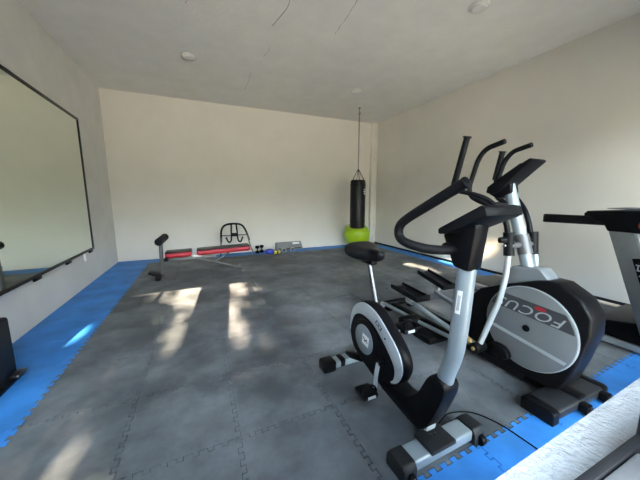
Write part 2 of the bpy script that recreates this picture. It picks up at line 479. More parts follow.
# ------------------------------------------------------------------ punching bag and ball
pb = thing('punching_bag', 'black cylindrical punching bag hanging from the ceiling on a long chain', 'punching bag', (3.25, 5.35, 0))
bp = add_lathe(BM(), [(0.10, 0.535), (0.150, 0.545), (0.168, 0.565), (0.170, 0.60), (0.172, 1.0), (0.170, 1.50), (0.166, 1.585), (0.150, 1.61), (0.02, 1.615)], seg=36)
bag = obj('bag_body', bp, M['vinyl'], pb)
for z in (0.70, 1.50):
    obj('seam_band', add_lathe(BM(), [(0.170, z - 0.012), (0.1745, z - 0.010), (0.1745, z + 0.010), (0.170, z + 0.012)], seg=36), M['black_soft'], pb)
bm = BM()
ca = R(-62)
for k, (zz, wd) in enumerate([(1.40, 0.035), (1.355, 0.06), (1.31, 0.04)]):
    for s in range(5):
        a = ca + (s / 4 - 0.5) * wd / 0.172
        add_box(bm, (0.1735 * math.cos(a), 0.1735 * math.sin(a), zz), (0.004, wd / 4, 0.028), 0, rot_z(math.degrees(a)))
obj('emblem', bm, M['white'], bag, label='white emblem patch')
for k in range(4):
    a = R(45 + 90 * k)
    obj('strap', add_tube(BM(), [(0.169 * math.cos(a), 0.169 * math.sin(a), 1.50), (0.115 * math.cos(a), 0.115 * math.sin(a), 1.635), (0.008 * math.cos(a), 0.008 * math.sin(a), 1.84)], 0.013, 8, flat=(0.25, 1)), M['black_soft'], pb)
bm = BM()
z = 1.835; k = 0
while z < 3.02:
    L = 0.052; pts = []
    for q in range(13):
        t = 2 * math.pi * q / 12; a = math.cos(t) * 0.013; b = math.sin(t) * L / 2
        pts.append((a, 0, z + L / 2 + b) if k % 2 == 0 else (0, a, z + L / 2 + b))
    add_tube(bm, pts, 0.0045, 6); z += 0.040; k += 1
obj('chain', bm, M['steel'], pb)
bm = BM()
add_tube(bm, smooth_path([(0, 0, 3.125), (0, 0, 3.05), (0.025, 0, 3.02), (0.0, 0, 2.995), (-0.02, 0, 3.015)], 5), 0.007, 8)
add_lathe(bm, [(0.03, 3.118), (0.03, 3.1249)], seg=16)
obj('ceiling_hook', bm, M['steel'], pb)

eb = obj('exercise_ball', BM(), M['green'])
bm = BM(); bm.from_mesh(eb.data); add_ball(bm, (0, 0, 0), (0.325, 0.325, 0.315), 40, 28)
for i in range(9):
    zz = -0.24 + 0.06 * i; rr = 0.325 * math.sqrt(max(0, 1 - (zz / 0.315) ** 2))
    pts = [((rr + 0.0005) * math.cos(2 * math.pi * q / 40), (rr + 0.0005) * math.sin(2 * math.pi * q / 40), zz) for q in range(41)]
    add_tube(bm, pts, 0.003, 6)
bm.to_mesh(eb.data); bm.free()
for p in eb.data.polygons: p.use_smooth = True
tag(eb, 'big lime green exercise ball on the floor behind the punching bag', 'exercise ball', loc=(3.56, 5.88, FZ + 0.315))

# ------------------------------------------------------------------ weight bench
wb = thing('weight_bench', 'red and black folding weight bench standing before the back wall', 'bench', (0, 4.75, FZ))
def pad(x0, x1, zc, th, tilt, nm):
    L = x1 - x0; c = ((x0 + x1) / 2, 0, zc)
    o = obj(nm, add_box(BM(), c, (L, 0.27, th), th * 0.42, rot_y(tilt), 3), M['red'], wb)
    up = Matrix.Translation(Vector(c)) @ rot_y(tilt)
    b2 = add_box(BM(), (0, 0, th / 2 - 0.001), (L * 0.99, 0.255, 0.018), 0.007); b2.transform(up)
    obj('top_cover', b2, M['vinyl'], o, label='black vinyl top')
pad(-0.54, -0.17, 0.348, 0.085, -1.5, 'seat_pad'); pad(-0.10, 0.73, 0.365, 0.085, -1.8, 'back_pad')
obj('main_tube', add_box(BM(), (-0.21, 0, 0.262), (0.80, 0.05, 0.05), 0.006), M['steel'], wb)
obj('front_post', add_tube(BM(), [(-0.60, 0, 0.03), (-0.60, 0, 0.30), (-0.59, 0, 0.60)], 0.028, 10), M['steel'], wb)
obj('front_foot', add_box(BM(), (-0.64, 0, 0.025), (0.07, 0.48, 0.05), 0.01), M['black'], wb)
obj('foot_plate', add_box(BM(), (-0.70, -0.05, 0.075), (0.16, 0.22, 0.03), 0.008, rot_y(25)), M['black'], wb)
obj('leg_roller', add_rod(BM(), (-0.59, -0.24, 0.575), (-0.55, 0.20, 0.60), 0.055, 16, 0.012), M['foam'], wb)
obj('leg_roller', add_rod(BM(), (-0.52, -0.20, 0.30), (-0.52, 0.20, 0.30), 0.03, 14, 0.01), M['foam'], wb)
obj('rear_leg', add_tube(BM(), [(-0.15, 0, 0.27), (0.25, 0, 0.15), (0.57, 0, 0.03)], 0.024, 10), M['steel'], wb)
obj('rear_foot', add_box(BM(), (0.58, 0, 0.022), (0.05, 0.44, 0.044), 0.008), M['steel'], wb)
obj('support_strut', add_tube(BM(), [(0.42, 0, 0.33), (0.30, 0, 0.24), (0.15, 0, 0.185)], 0.015, 8), M['steel'], wb)
obj('adjuster_plate', add_box(BM(), (-0.10, -0.03, 0.30), (0.13, 0.012, 0.03), 0.003), M['white'], wb, label='pale metal adjuster plate')

# ------------------------------------------------------------------ crunch frame against the back wall
cf = thing('abdominal_roller_frame', 'black and grey tubular exercise frame behind the bench, leaning at the back wall', 'exercise frame', (0.62, 5.85, FZ))
def V3(x, z, lean=0.20): return (x, 0.10 + lean * (z - 0.35), z)
arch = [V3(-0.27, 0.30), V3(-0.25, 0.55), V3(-0.14, 0.665), V3(0.12, 0.665), V3(0.23, 0.55), V3(0.30, 0.32)]
obj('top_bar', add_tube(BM(), smooth_path(arch, 6), 0.02, 10), M['foam'], cf)
obj('cross_bar', add_tube(BM(), [V3(-0.26, 0.44), V3(0.27, 0.44)], 0.011, 8), M['steel'], cf)
obj('head_rest', add_box(BM(), V3(0, 0.45), (0.13, 0.05, 0.07), 0.015), M['foam'], cf)
for s in (-1, 1):
    obj('hand_loop', add_tube(BM(), smooth_path([V3(s * 0.05, 0.66), V3(s * 0.06, 0.50), V3(s * 0.07, 0.34), V3(s * 0.12, 0.30), V3(s * 0.17, 0.40)], 5), 0.016, 8), M['foam'], cf)
obj('side_leg', add_tube(BM(), smooth_path([V3(-0.26, 0.42), (-0.29, 0.0, 0.20), (-0.31, -0.10, 0.02)], 5), 0.014, 8), M['steel'], cf)
obj('side_leg', add_tube(BM(), smooth_path([V3(0.26, 0.46), (0.31, 0.0, 0.20), (0.36, -0.10, 0.02)], 5), 0.014, 8), M['steel'], cf)
obj('floor_bar', add_tube(BM(), [(-0.31, -0.10, 0.016), (0.36, -0.10, 0.016)], 0.015, 8), M['steel'], cf)

# ------------------------------------------------------------------ small gear along the back wall
def dumbbell(name, label, m1, m2, loc, L, r, rz, upright=False, group=None, bar=0.013):
    t = thing(name, label, 'dumbbell', loc, rz, group)
    if upright:
        a, b = Vector((0, 0, 0)), Vector((0, 0, L))
    else:
        a, b = Vector((-L / 2, 0, r)), Vector((L / 2, 0, r))
    d = (b - a).normalized()
    obj('handle', add_rod(BM(), a + d * 0.02, b - d * 0.02, bar, 10), m2, t)
    obj('head', add_rod(BM(), a, a + d * L * 0.34, r, 8, 0.008), m1, t)
    obj('head', add_rod(BM(), b - d * L * 0.34, b, r, 8, 0.008), m1, t)
dumbbell('dumbbell', 'small black dumbbell standing on end by the back wall, beside the tubular frame', M['black'], M['black_soft'], (1.10, 6.02, FZ), 0.17, 0.045, 0, True, 'small dumbbells by the back wall')
dumbbell('dumbbell', 'small black dumbbell standing on end, just left of the blue cushion', M['black'], M['black_soft'], (1.21, 6.08, FZ), 0.17, 0.045, 0, True, 'small dumbbells by the back wall')
dumbbell('dumbbell', 'small yellow and black dumbbell between the blue cushion and the grey step', M['yellow'], M['black'], (1.49, 5.80, FZ), 0.13, 0.036, 10, False, 'small dumbbells by the back wall')
cu = thing('round_cushion', 'dark blue round balance cushion lying by the back wall', 'cushion', (1.36, 5.96, FZ))
obj('cover', add_lathe(BM(), [(0.03, 0.004), (0.10, 0.0), (0.115, 0.03), (0.11, 0.06), (0.06, 0.085), (0.005, 0.09)], seg=28), M['blue_vinyl'], cu)
obj('valve', add_rod(BM(), (0, 0, 0.088), (0, 0, 0.094), 0.01, 10), M['black'], cu)
st = thing('step_platform', 'dark grey aerobic step platform on its side against the back wall', 'step platform', (1.86, 6.10, FZ))
dk = add_prism(BM(), [(-0.33, 0.0), (0.33, 0.0), (0.29, 0.19), (-0.31, 0.19)], -0.05, 0.05, 'y', 0.012); dk.transform(rot_x(-12))
dk.transform(Matrix.Translation((0, 0.0, 0.012))); obj('platform', dk, M['step_grey'], st)
lb = add_box(BM(), (0.16, -0.054, 0.145), (0.17, 0.004, 0.04)); lb.transform(rot_x(-12)); lb.transform(Matrix.Translation((0, 0, 0.012)))
obj('logo_strip', lb, M['white'], st, label='white strip')
rg = add_box(BM(), (0, -0.054, 0.03), (0.55, 0.006, 0.02), 0.002); rg.transform(rot_x(-12)); rg.transform(Matrix.Translation((0, 0, 0.012)))
obj('rib', rg, M['grey_plastic'], st)
for x, lab in ((1.66, 'pale grey ankle weight on the floor at the left end of the grey step'), (1.86, 'pale grey ankle weight on the floor before the middle of the grey step')):
    t = thing('ankle_weight', lab, 'ankle weight', (x, 5.86, FZ), group='ankle weights by the grey step')
    pts = [(0.055 * math.cos(R(a)), 0, 0.058 + 0.045 * math.sin(R(a))) for a in range(-60, 241, 20)]
    obj('cuff', add_tube(BM(), pts, 0.05, 10, flat=(0.24, 1.0)), M['pale_grey'], t)
    obj('strap', add_tube(BM(), [(p[0] * 1.26, 0, 0.058 + (p[2] - 0.058) * 1.3) for p in pts], 0.014, 8, flat=(0.15, 1.0)), M['black'], t)

# ------------------------------------------------------------------ dark case on the left
lc = thing('equipment_case', 'dark charcoal case standing on the blue mat at the left edge of the photo', 'case', (-1.325, 2.235, FZ))
obj('body', add_box(BM(), (0, 0, 0.215), (0.22, 0.34, 0.43), 0.02, None, 3), M['grey_plastic'], lc)
obj('base_plinth', add_box(BM(), (0.012, 0, 0.015), (0.25, 0.37, 0.03), 0.008), M['black'], lc)
obj('latch', add_box(BM(), (0.135, 0.115, 0.040), (0.05, 0.10, 0.022), 0.006), M['chrome'], lc, label='bright metal latch')

# ------------------------------------------------------------------ upright exercise bike
bk = thing('exercise_bike', 'upright exercise bike with black saddle and silver front post, nearest the window', 'exercise bike', (0.97, 0.825, FZ), 2.0)
def yz(bm_name, poly, x0, x1, m, parent, bev=0.006, **k):
    return obj(bm_name, add_prism(BM(), poly, x0, x1, 'x', bev), m, parent, **k)
fs = obj('front_stabiliser', add_box(BM(), (0, 0, 0.047), (0.38, 0.095, 0.055), 0.012, None, 3), M['silver'], bk)
for s in (-1, 1):
    e = obj('end_cap', add_prism(BM(), [(-0.062, 0.002), (0.058, 0.002), (0.058, 0.06), (0.045, 0.083), (-0.045, 0.083), (-0.062, 0.055)], s * 0.185, s * 0.26, 'x', 0.008), M['grey_plastic'], fs)
    obj('wheel', add_rod(BM(), (s * 0.225 - 0.014, -0.064, 0.028), (s * 0.225 + 0.014, -0.064, 0.028), 0.026, 18, 0.004), M['black'], fs)
obj('bracket_cover', add_box(BM(), (-0.02, 0.0, 0.080), (0.155, 0.115, 0.022), 0.006), M['grey_plastic'], bk)
for s in (-1, 1): obj('screw', add_rod(BM(), (-0.02 + s * 0.012, 0.012, 0.088), (-0.02 + s * 0.012, 0.012, 0.097), 0.006, 10), M['chrome'], bk)
obj('joint_tube', add_box(BM(), (-0.005, 0.085, 0.10), (0.065, 0.10, 0.055), 0.01, rot_x(12)), M['silver_light'], bk)
yz('frame_cover', spline_poly([(0.55, 0.165), (0.386, 0.110), (0.25, 0.085), (0.12, 0.070), (0.055, 0.090), (0.0, 0.19), (-0.055, 0.375), (0.03, 0.395), (0.10, 0.26), (0.182, 0.185), (0.267, 0.19), (0.55, 0.26)], 4), -0.05, 0.05, M['black'], bk, 0.01)
pp = [(0.0, -0.012, 0.33), (0.0, -0.022, 0.42), (0.0, -0.055, 0.55), (0.0, -0.070, 0.74), (0.0, -0.078, 0.95)]
po = obj('front_post', add_tube(BM(), smooth_path(pp, 6), 0.038, 20, flat=(0.9, 1.0), up=(0, 1, 0)), M['silver'], bk)
# paper label wrapped on the post
def patch_on_tube(cx, cy, r, a0, a1, z0, z1, lean=0.0):
    bm = BM(); n = 6; rows = []
    for z in (z0, z1):
        rows.append([bm.verts.new((cx + r * math.cos(R(a0 + (a1 - a0) * k / n)), cy + lean * (z - z0) + r * math.sin(R(a0 + (a1 - a0) * k / n)), z)) for k in range(n + 1)])
    for k in range(n): bm.faces.new((rows[0][k], rows[0][k + 1], rows[1][k + 1], rows[1][k]))
    return bm
obj('label_sticker', patch_on_tube(0, -0.069, 0.0388, 176, 208, 0.735, 0.835, -0.06), M['white'], po, label='white paper label')
obj('label_print', patch_on_tube(0, -0.0696, 0.0394, 184, 201, 0.750, 0.815, -0.06), M['pale_grey'], po)
hd = [(-0.112, 0.915), (-0.040, 0.925), (-0.015, 0.985), (0.015, 1.045), (0.010, 1.075), (-0.125, 1.12), (-0.130, 1.09)]
yz('mast_head', hd, -0.043, 0.043, M['black'], bk, 0.014)
yz('clamp_knob', circle((-0.02, 1.0), 0.024, 18), -0.062, -0.035, M['black_soft'], bk, 0.004)
# console
rot = Matrix.Translation((0.0, -0.110, 1.118)) @ rot_x(-25)
b1 = add_prism(BM(), [(-0.100, -0.020), (0.080, -0.022), (0.112, -0.012), (0.105, 0.010), (0.02, 0.016), (-0.09, 0.024), (-0.105, 0.014)], -0.105, 0.105, 'x', 0.007)
b1.transform(rot); console = obj('console', b1, M['black_soft'], bk)
b1 = add_box(BM(), (0, 0.0, 0.018), (0.14, 0.09, 0.006), 0.002); b1.transform(rot); obj('screen', b1, M['disc_dark'], console)
b1 = add_box(BM(), (0, 0.075, 0.013), (0.09, 0.02, 0.006), 0.002); b1.transform(rot); obj('button_pad', b1, M['grey_plastic'], console)
# handlebar
hb = [(0.03, -0.055, 0.995), (-0.06, -0.04, 0.995), (-0.16, -0.02, 1.005), (-0.21, 0.04, 1.022), (-0.215, 0.083, 1.045), (-0.215, 0.085, 1.085), (-0.21, 0.05, 1.12), (-0.205, -0.05, 1.176), (-0.20, -0.19, 1.250)]
bar = obj('handlebar', add_tube(BM(), smooth_path(hb, 8), 0.0185, 16), M['foam'], bk)
obj('end_plug', add_rod(BM(), (-0.2, -0.185, 1.2475), (-0.1997, -0.197, 1.2536), 0.0195, 16, 0.003), M['black'], bar)
# flywheel housing (teardrop), silver band, inner ring, disc
face = spline_poly([(0.700, 0.31), (0.690, 0.43), (0.640, 0.525), (0.545, 0.575), (0.423, 0.560), (0.296, 0.482), (0.205, 0.400), (0.178, 0.315), (0.217, 0.225), (0.32, 0.165), (0.45, 0.150), (0.57, 0.175), (0.66, 0.225)], 5)
hs = obj('housing', add_prism(BM(), face, -0.06, 0.008, 'x', 0.012), M['black'], bk)
outer = [(0.693, 0.33), (0.682, 0.43), (0.635, 0.517), (0.545, 0.567), (0.424, 0.552), (0.30, 0.476), (0.212, 0.397), (0.186, 0.315), (0.215, 0.240), (0.262, 0.208)]
inner = [(0.690, 0.345), (0.665, 0.415), (0.625, 0.462), (0.545, 0.490), (0.435, 0.470), (0.33, 0.398), (0.262, 0.335), (0.240, 0.290), (0.247, 0.240), (0.270, 0.212)]
def open_curve(p, n=5): return [(q.x, q.y) for q in smooth_path([(a, b, 0) for a, b in p], n)]
for side, (x0, x1) in (('l', (-0.068, -0.058)), ('r', (0.006, 0.016))):
    if side == 'l': obj('silver_band', add_prism(BM(), open_curve(outer) + list(reversed(open_curve(inner))), x0, x1, 'x', 0.002), M['silver_light'], hs)
    xs = -1 if side == 'l' else 1
    xo = x0 if side == 'l' else x1
    obj('flywheel_ring', add_prism(BM(), circle((0.515, 0.335), 0.128, 44), xo + (0.001 if xs < 0 else -0.008), xo + (0.008 if xs < 0 else -0.001), 'x', 0.003), M['black_soft'], hs)
    dd = obj('disc', add_prism(BM(), circle((0.525, 0.335), 0.092, 44), xo - 0.003, xo + 0.003, 'x', 0.001), M['silver'], hs)
    if side == 'l':
        stk = add_box(BM(), (0, 0, 0), (0.0012, 0.066, 0.066)); stk.transform(Matrix.Translation((xo - 0.0036, 0.505, 0.338)) @ rot_x(8)); obj('sticker', stk, M['white'], hs, label='white square sticker')
        mk = BM()
        for (a, b, c, d, an) in ((0.012, 0.006, 0.030, 0.007, 40), (-0.004, 0.0, 0.028, 0.007, -35), (-0.014, -0.004, 0.024, 0.006, 30)):
            q = add_box(BM(), (0, 0, 0), (0.0006, c, d)); q.transform(Matrix.Translation((xo - 0.0045, 0.505 + a, 0.338 + b)) @ rot_x(an)); merge(mk, q)
        obj('sticker_mark', mk, M['black'], hs)
        bd = add_box(BM(), (0, 0, 0), (0.001, 0.062, 0.026), 0); bd.transform(Matrix.Translation((xo - 0.0006, 0.385, 0.487)) @ rot_x(34)); obj('badge', bd, M['disc_dark'], hs, label='small dark badge')
        bd = BM()
        for q in (-0.013, 0.013):
            t2 = add_box(BM(), (0, 0, 0), (0.0006, 0.019, 0.014)); t2.transform(Matrix.Translation((xo - 0.0013, 0.385, 0.487)) @ rot_x(34) @ Matrix.Translation((0, q, 0))); merge(bd, t2)
        obj('badge_mark', bd, M['silver_light'], hs)
        obj('screw', add_rod(BM(), (xo - 0.002, 0.325, 0.436), (xo + 0.001, 0.325, 0.436), 0.006, 12), M['black'], hs)
# cranks and pedals
cx, cz = 0.355, 0.280
for s in (-1, 1):
    px = -0.085 if s < 0 else 0.04
    zz = cz + s * 0.165
    cr = obj('crank', add_tube(BM(), [(px, cx, cz), (px + s * 0.012, cx + 0.004, (cz + zz) / 2), (px + s * 0.015, cx + 0.006, zz)], 0.0105, 10, flat=(1.0, 1.5), up=(1, 0, 0)), M['silver_light'], bk)
    obj('axle_hub', add_rod(BM(), (px - s * 0.03, cx, cz), (px + s * 0.008, cx, cz), 0.020, 18, 0.004), M['black_soft'], cr)
    pedal = obj('pedal', add_box(BM(), (px + s * 0.07, cx + 0.01, zz), (0.095, 0.105, 0.028), 0.009), M['black'], bk)
    obj('toe_strap', add_tube(BM(), smooth_path([(px + s * 0.03, cx - 0.02, zz), (px + s * 0.035, cx - 0.02, zz + 0.045), (px + s * 0.09, cx - 0.02, zz + 0.055), (px + s * 0.118, cx - 0.02, zz)], 5), 0.012, 8, flat=(0.2, 1)), M['black_soft'], pedal)
    obj('reflector', add_box(BM(), (px + s * 0.07, cx - 0.044, zz), (0.05, 0.004, 0.016), 0.001), M['pale_grey'], pedal)
# seat post, saddle
obj('seat_tube', add_tube(BM(), [(-0.01, 0.47, 0.42), (-0.005, 0.487, 0.50), (0.0, 0.500, 0.56)], 0.024, 14), M['black_soft'], bk)
sp_ = obj('seat_post', add_tube(BM(), [(0.005, 0.49, 0.50), (0.005, 0.598, 0.82)], 0.0155, 14), M['chrome'], bk)
bm = BM()
for k in range(7): 
    t = 0.25 + 0.075 * k
    add_rod(bm, (-0.0125, 0.49 + 0.11 * t - 0.011, 0.50 + 0.335 * t), (-0.009, 0.49 + 0.11 * t - 0.0135, 0.50 + 0.335 * t), 0.005, 8)
obj('adjustment_hole', bm, M['black'], sp_)
obj('slider_clamp', add_box(BM(), (0.010, 0.600, 0.812), (0.045, 0.11, 0.035), 0.008), M['black'], bk)
bm = BM(); nr = 18; nc = 20; prev = None
for i in range(nr + 1):
    t = i / nr                                  # 0 nose (towards the post) to 1 tail
    y = 0.470 + 0.285 * t
    hw = 0.030 + 0.10 * (1 / (1 + math.exp(-(t - 0.52) * 11)))
    hw *= math.sqrt(max(0.0, 1 - ((t - 0.5) / 0.5) ** 8)) * 0.98 + 0.02
    h = 0.036 + 0.022 * t; h *= math.sqrt(max(0.0, 1 - ((t - 0.5) / 0.5) ** 6)) * 0.95 + 0.05
    zc = 0.855 + 0.022 * (t - 0.4) ** 2 * 4
    ring = []
    for k in range(nc):
        a = 2 * math.pi * k / nc; c, s_ = math.cos(a), math.sin(a)
        ring.append(bm.verts.new((0.018 + hw * math.copysign(abs(c) ** 0.75, c), y, zc + h * math.copysign(abs(s_) ** 0.8, s_) * (0.85 if s_ > 0 else 1.0))))
    if prev:
        for k in range(nc): bm.faces.new((prev[k], prev[(k + 1) % nc], ring[(k + 1) % nc], ring[k]))
    else: bm.faces.new(list(reversed(ring)))
    prev = ring
bm.faces.new(prev)
obj('saddle', bm, M['vinyl'], bk, ang=60)
# rear stabiliser
obj('rear_strut', add_box(BM(), (0, 0.72, 0.10), (0.045, 0.22, 0.045), 0.008, rot_x(-20)), M['black_soft'], bk)
rs = obj('rear_stabiliser', add_box(BM(), (0, 0.79, 0.042), (0.30, 0.08, 0.05), 0.012), M['silver'], bk)
for s in (-1, 1):
    obj('end_cap', add_box(BM(), (s * 0.185, 0.79, 0.042), (0.10, 0.10, 0.076), 0.016, None, 3), M['black'], rs)
obj('clamp_band', add_box(BM(), (-0.08, 0.79, 0.046), (0.045, 0.086, 0.056), 0.012), M['black'], rs)
# cable
cb = obj('power_cable', add_tube(BM(), smooth_path([(1.08, 0.93, FZ + 0.004), (1.20, 0.97, FZ + 0.004), (1.33, 0.93, FZ + 0.004), (1.40, 0.82, FZ + 0.004), (1.42, 0.68, FZ + 0.004), (1.43, 0.5, FZ + 0.004), (1.44, 0.28, FZ + 0.004)], 8), 0.0035, 8), M['black'])
tag(cb, 'thin black power cable on the floor running from the bike to the sill', 'cable')

# ------------------------------------------------------------------ elliptical trainer
el = thing('elliptical_trainer', 'elliptical cross trainer with a big silver disc, between the bike and the treadmill', 'elliptical trainer', (1.94, 0.74, FZ))
body = [(0.672, 0.174), (0.690, 0.30), (0.665, 0.43), (0.556, 0.555), (0.383, 0.636), (0.21, 0.706), (0.150, 0.722), (0.091, 0.720), (-0.015, 0.658), (-0.069, 0.574), (-0.075, 0.47), (-0.04, 0.30), (-0.002, 0.154), (0.03, 0.10), (0.089, 0.073), (0.284, 0.070), (0.554, 0.080), (0.64, 0.11)]
hou = obj('housing', add_prism(BM(), body, -0.10, 0.065, 'x', 0.014, 3), M['black'], el)
rc = (0.222, 0.396); RD = 0.258
dsc = obj('side_disc', add_prism(BM(), circle(rc, RD, 64), -0.112, -0.094, 'x', 0.004), M['silver_disc'], el)
obj('side_disc', add_prism(BM(), circle(rc, RD, 64), 0.060, 0.077, 'x', 0.004), M['silver_disc'], el)
obj('disc_rim', add_prism(BM(), circle(rc, RD + 0.006, 64), -0.104, -0.090, 'x', 0.003), M['silver_light'], el)
# dark band with lettering, laid along the disc; the direction falls towards the front
ba = math.atan2(0.483 - 0.535, -0.006 - 0.434)
def on_disc(bm, dv, dz, ang, x=-0.1125):
    """flat art drawn in (x to the right, y up) as seen from the left side, put on the disc"""
    m = Matrix(((0, 0, -1, x), (-1, 0, 0, rc[0]), (0, 1, 0, rc[1]), (0, 0, 0, 1)))
    bm.transform(m @ Matrix.Translation((dv, dz, 0)) @ Matrix.Rotation(R(ang), 4, 'Z')); return bm
def chord_band(y0, y1, ang, n=20, r=RD - 0.010):
    """slice of the disc between two parallel lines"""
    pts = []
    a0, a1 = math.asin(y0 / r), math.asin(y1 / r)
    for k in range(n + 1):
        a = a0 + (a1 - a0) * k / n; pts.append((r * math.cos(a), r * math.sin(a)))
    for k in range(n + 1):
        a = a1 + (a0 - a1) * k / n; pts.append((-r * math.cos(a), r * math.sin(a)))
    return add_prism(BM(), pts, 0, 0.0008, 'z')
BA = -4.0
obj('dark_band', on_disc(chord_band(0.078, 0.175, BA), 0, 0, BA), M['disc_dark'], dsc)
obj('pale_stripe', on_disc(chord_band(-0.098, -0.076, BA), 0, 0, BA - 4), M['silver_light'], dsc)
tb = text_bm('FOCUS', 0.112, 0.0006, 0.35, 1.12); tb.transform(Matrix.Scale(0.78, 4, (0, 1, 0)))
lt = on_disc(tb, 0.012, 0.117, BA + 180, -0.1138)
obj('lettering', lt, M['silver_light'], dsc)
obj('red_mark', on_disc(add_box(BM(), (0, 0, 0), (0.055, 0.020, 0.001)), 0.065, 0.150, BA, -0.1136), M['red'], dsc, label='dark red mark')
obj('hub_cap', add_prism(BM(), circle(rc, 0.021, 24), -0.118, -0.108, 'x', 0.003), M['black'], dsc)
obj('disc_crank', add_prism(BM(), spline_poly([(0.285, 0.165), (0.33, 0.135), (0.40, 0.150), (0.425, 0.195), (0.39, 0.225), (0.32, 0.215)], 4), -0.155, -0.105, 'x', 0.010), M['black'], el)
# mast and its grey cover
obj('mast_cover', add_prism(BM(), [(0.50, 0.575), (0.13, 0.690), (0.215, 0.775), (0.375, 0.760)], -0.065, 0.065, 'x', 0.012), M['silver_disc'], el)
obj('mast', add_tube(BM(), [(0, 0.285, 0.68), (0, 0.495, 1.315)], 0.037, 20), M['silver'], el)
obj('pivot_sleeve', add_tube(BM(), [(0, 0.335, 0.84), (0, 0.375, 0.965)], 0.042, 20), M['steel'], el)
obj('pivot_axle', add_rod(BM(), (-0.13, 0.36, 0.90), (0.13, 0.36, 0.90), 0.020, 14), M['steel'], el)
# console
rot = Matrix.Translation((0.0, 0.455, 1.352)) @ rot_x(-34)
b1 = add_prism(BM(), [(-0.165, -0.012), (0.10, -0.052), (0.15, -0.046), (0.18, -0.012), (0.15, 0.018), (0.0, 0.022), (-0.155, 0.012)], -0.075, 0.075, 'x', 0.008)
b1.transform(rot); con = obj('console', b1, M['black_soft'], el)
b1 = add_box(BM(), (0, -0.02, 0.025), (0.11, 0.14, 0.005), 0.001); b1.transform(rot); obj('screen', b1, M['disc_dark'], con)
obj('console_bracket', add_prism(BM(), [(0.44, 1.24), (0.535, 1.20), (0.60, 1.235), (0.56, 1.30), (0.46, 1.335)], -0.045, 0.045, 'x', 0.01), M['black'], el)
# fixed hand rails (heart-rate bar)
for s in (-1, 1):
    u = s * 0.14
    q = [(0, 0.455, 1.165), (u * 0.8, 0.56, 1.160), (u, 0.662, 1.215), (u, 0.680, 1.28), (u, 0.625, 1.475), (u, 0.575, 1.535), (u, 0.45, 1.562)]
    obj('fixed_handle', add_tube(BM(), round_path(q, 0.06, 6), 0.0165, 14), M['foam'], el)
# swinging arms
def swing(upper, lower):
    a = obj('swing_arm', add_tube(BM(), smooth_path(lower, 6), 0.018, 14), M['silver_light'], el)
    obj('upper_tube', add_tube(BM(), round_path(upper, 0.06, 6), 0.0165, 14), M['black'], a)
    g0, g1 = Vector(upper[-2]), Vector(upper[-1]); d = (g1 - g0)
    obj('grip', add_tube(BM(), [g0 + d * 0.08, g0 + d * 0.1, g1 - d * 0.06, g1 - d * 0.03, g1 - d * 0.03, g1], [0.017, 0.0215, 0.0205, 0.0205, 0.027, 0.027], 16), M['foam'], a)
    u, y0, z0 = lower[0]
    obj('sleeve', add_tube(BM(), [(u, y0 - 0.004, z0 - 0.05), (u, y0 + 0.012, z0 + 0.10)], 0.031, 16), M['black_soft'], a)
    obj('knob', add_rod(BM(), (u - 0.06, y0 + 0.03, z0 + 0.05), (u - 0.02, y0 + 0.01, z0 + 0.05), 0.02, 10, 0.004), M['black'], a)
    obj('bolt', add_rod(BM(), (u - 0.034, y0 + 0.012, z0 + 0.015), (u - 0.026, y0 + 0.012, z0 + 0.015), 0.013, 14, 0.003), M['chrome_bright'], a)
    return a
swing([(-0.12, 0.375, 0.90), (-0.12, 0.40, 1.05), (-0.15, 0.50, 1.19), (-0.20, 0.60, 1.235), (-0.24, 0.735, 1.262), (-0.24, 0.645, 1.622)],
      [(-0.12, 0.370, 0.885), (-0.12, 0.372, 0.70), (-0.14, 0.385, 0.53), (-0.16, 0.41, 0.40), (-0.19, 0.455, 0.19)])
swing([(0.11, 0.370, 0.92), (0.11, 0.40, 1.05), (0.12, 0.437, 1.124), (0.16, 0.53, 1.215), (0.24, 0.755, 1.33), (0.245, 0.715, 1.565)],
      [(0.11, 0.355, 0.88), (0.11, 0.33, 0.78), (0.12, 0.34, 0.60), (0.16, 0.40, 0.42), (0.19, 0.49, 0.19)])
# pedal bars, pedals
def pedal_bar(u, f, m_, r, c, tilt):
    b = obj('pedal_bar', add_tube(BM(), [(u, f[0], f[1]), (u, m_[0], m_[1]), (u, r[0], r[1])], 0.020, 14), M['silver'], el)
    obj('front_joint', add_rod(BM(), (u - 0.05, f[0], f[1]), (u + 0.05, f[0], f[1]), 0.036, 18, 0.006), M['black'], b)
    obj('joint_cap', add_rod(BM(), (u - 0.056, f[0], f[1]), (u - 0.048, f[0], f[1]), 0.013, 14), M['brass'], b, label='brass joint cap')
    obj('joint_sleeve', add_tube(BM(), [(u, f[0] + 0.04, f[1] + 0.004), (u, f[0] + 0.16, f[1] + 0.03)], 0.025, 14), M['brass'], b, label='worn brass sleeve')
    mx = Matrix.Translation((u, c[0], c[1])) @ rot_x(tilt)
    q = add_box(BM(), (0, 0, 0), (0.15, 0.36, 0.022), 0.008); q.transform(mx); pd = obj('pedal', q, M['black'], el)
    rim = BM()
    for sx in (-1, 1): add_box(rim, (sx * 0.07, 0, 0.018), (0.014, 0.36, 0.035), 0.005)
    add_box(rim, (0, -0.173, 0.022), (0.15, 0.014, 0.045), 0.005)
    rim.transform(mx); obj('pedal_rim', rim, M['black_soft'], pd)
    rb = BM()
    for k in range(5): add_box(rb, (-0.048 + 0.024 * k, 0, 0.0115), (0.006, 0.30, 0.003))
    rb.transform(mx); obj('tread', rb, M['grey_plastic'], pd)
    obj('pedal_bracket', add_box(BM(), (u, c[0] - 0.02, c[1] - 0.05), (0.04, 0.09, 0.09), 0.008, rot_x(tilt)), M['pale_grey'], pd)
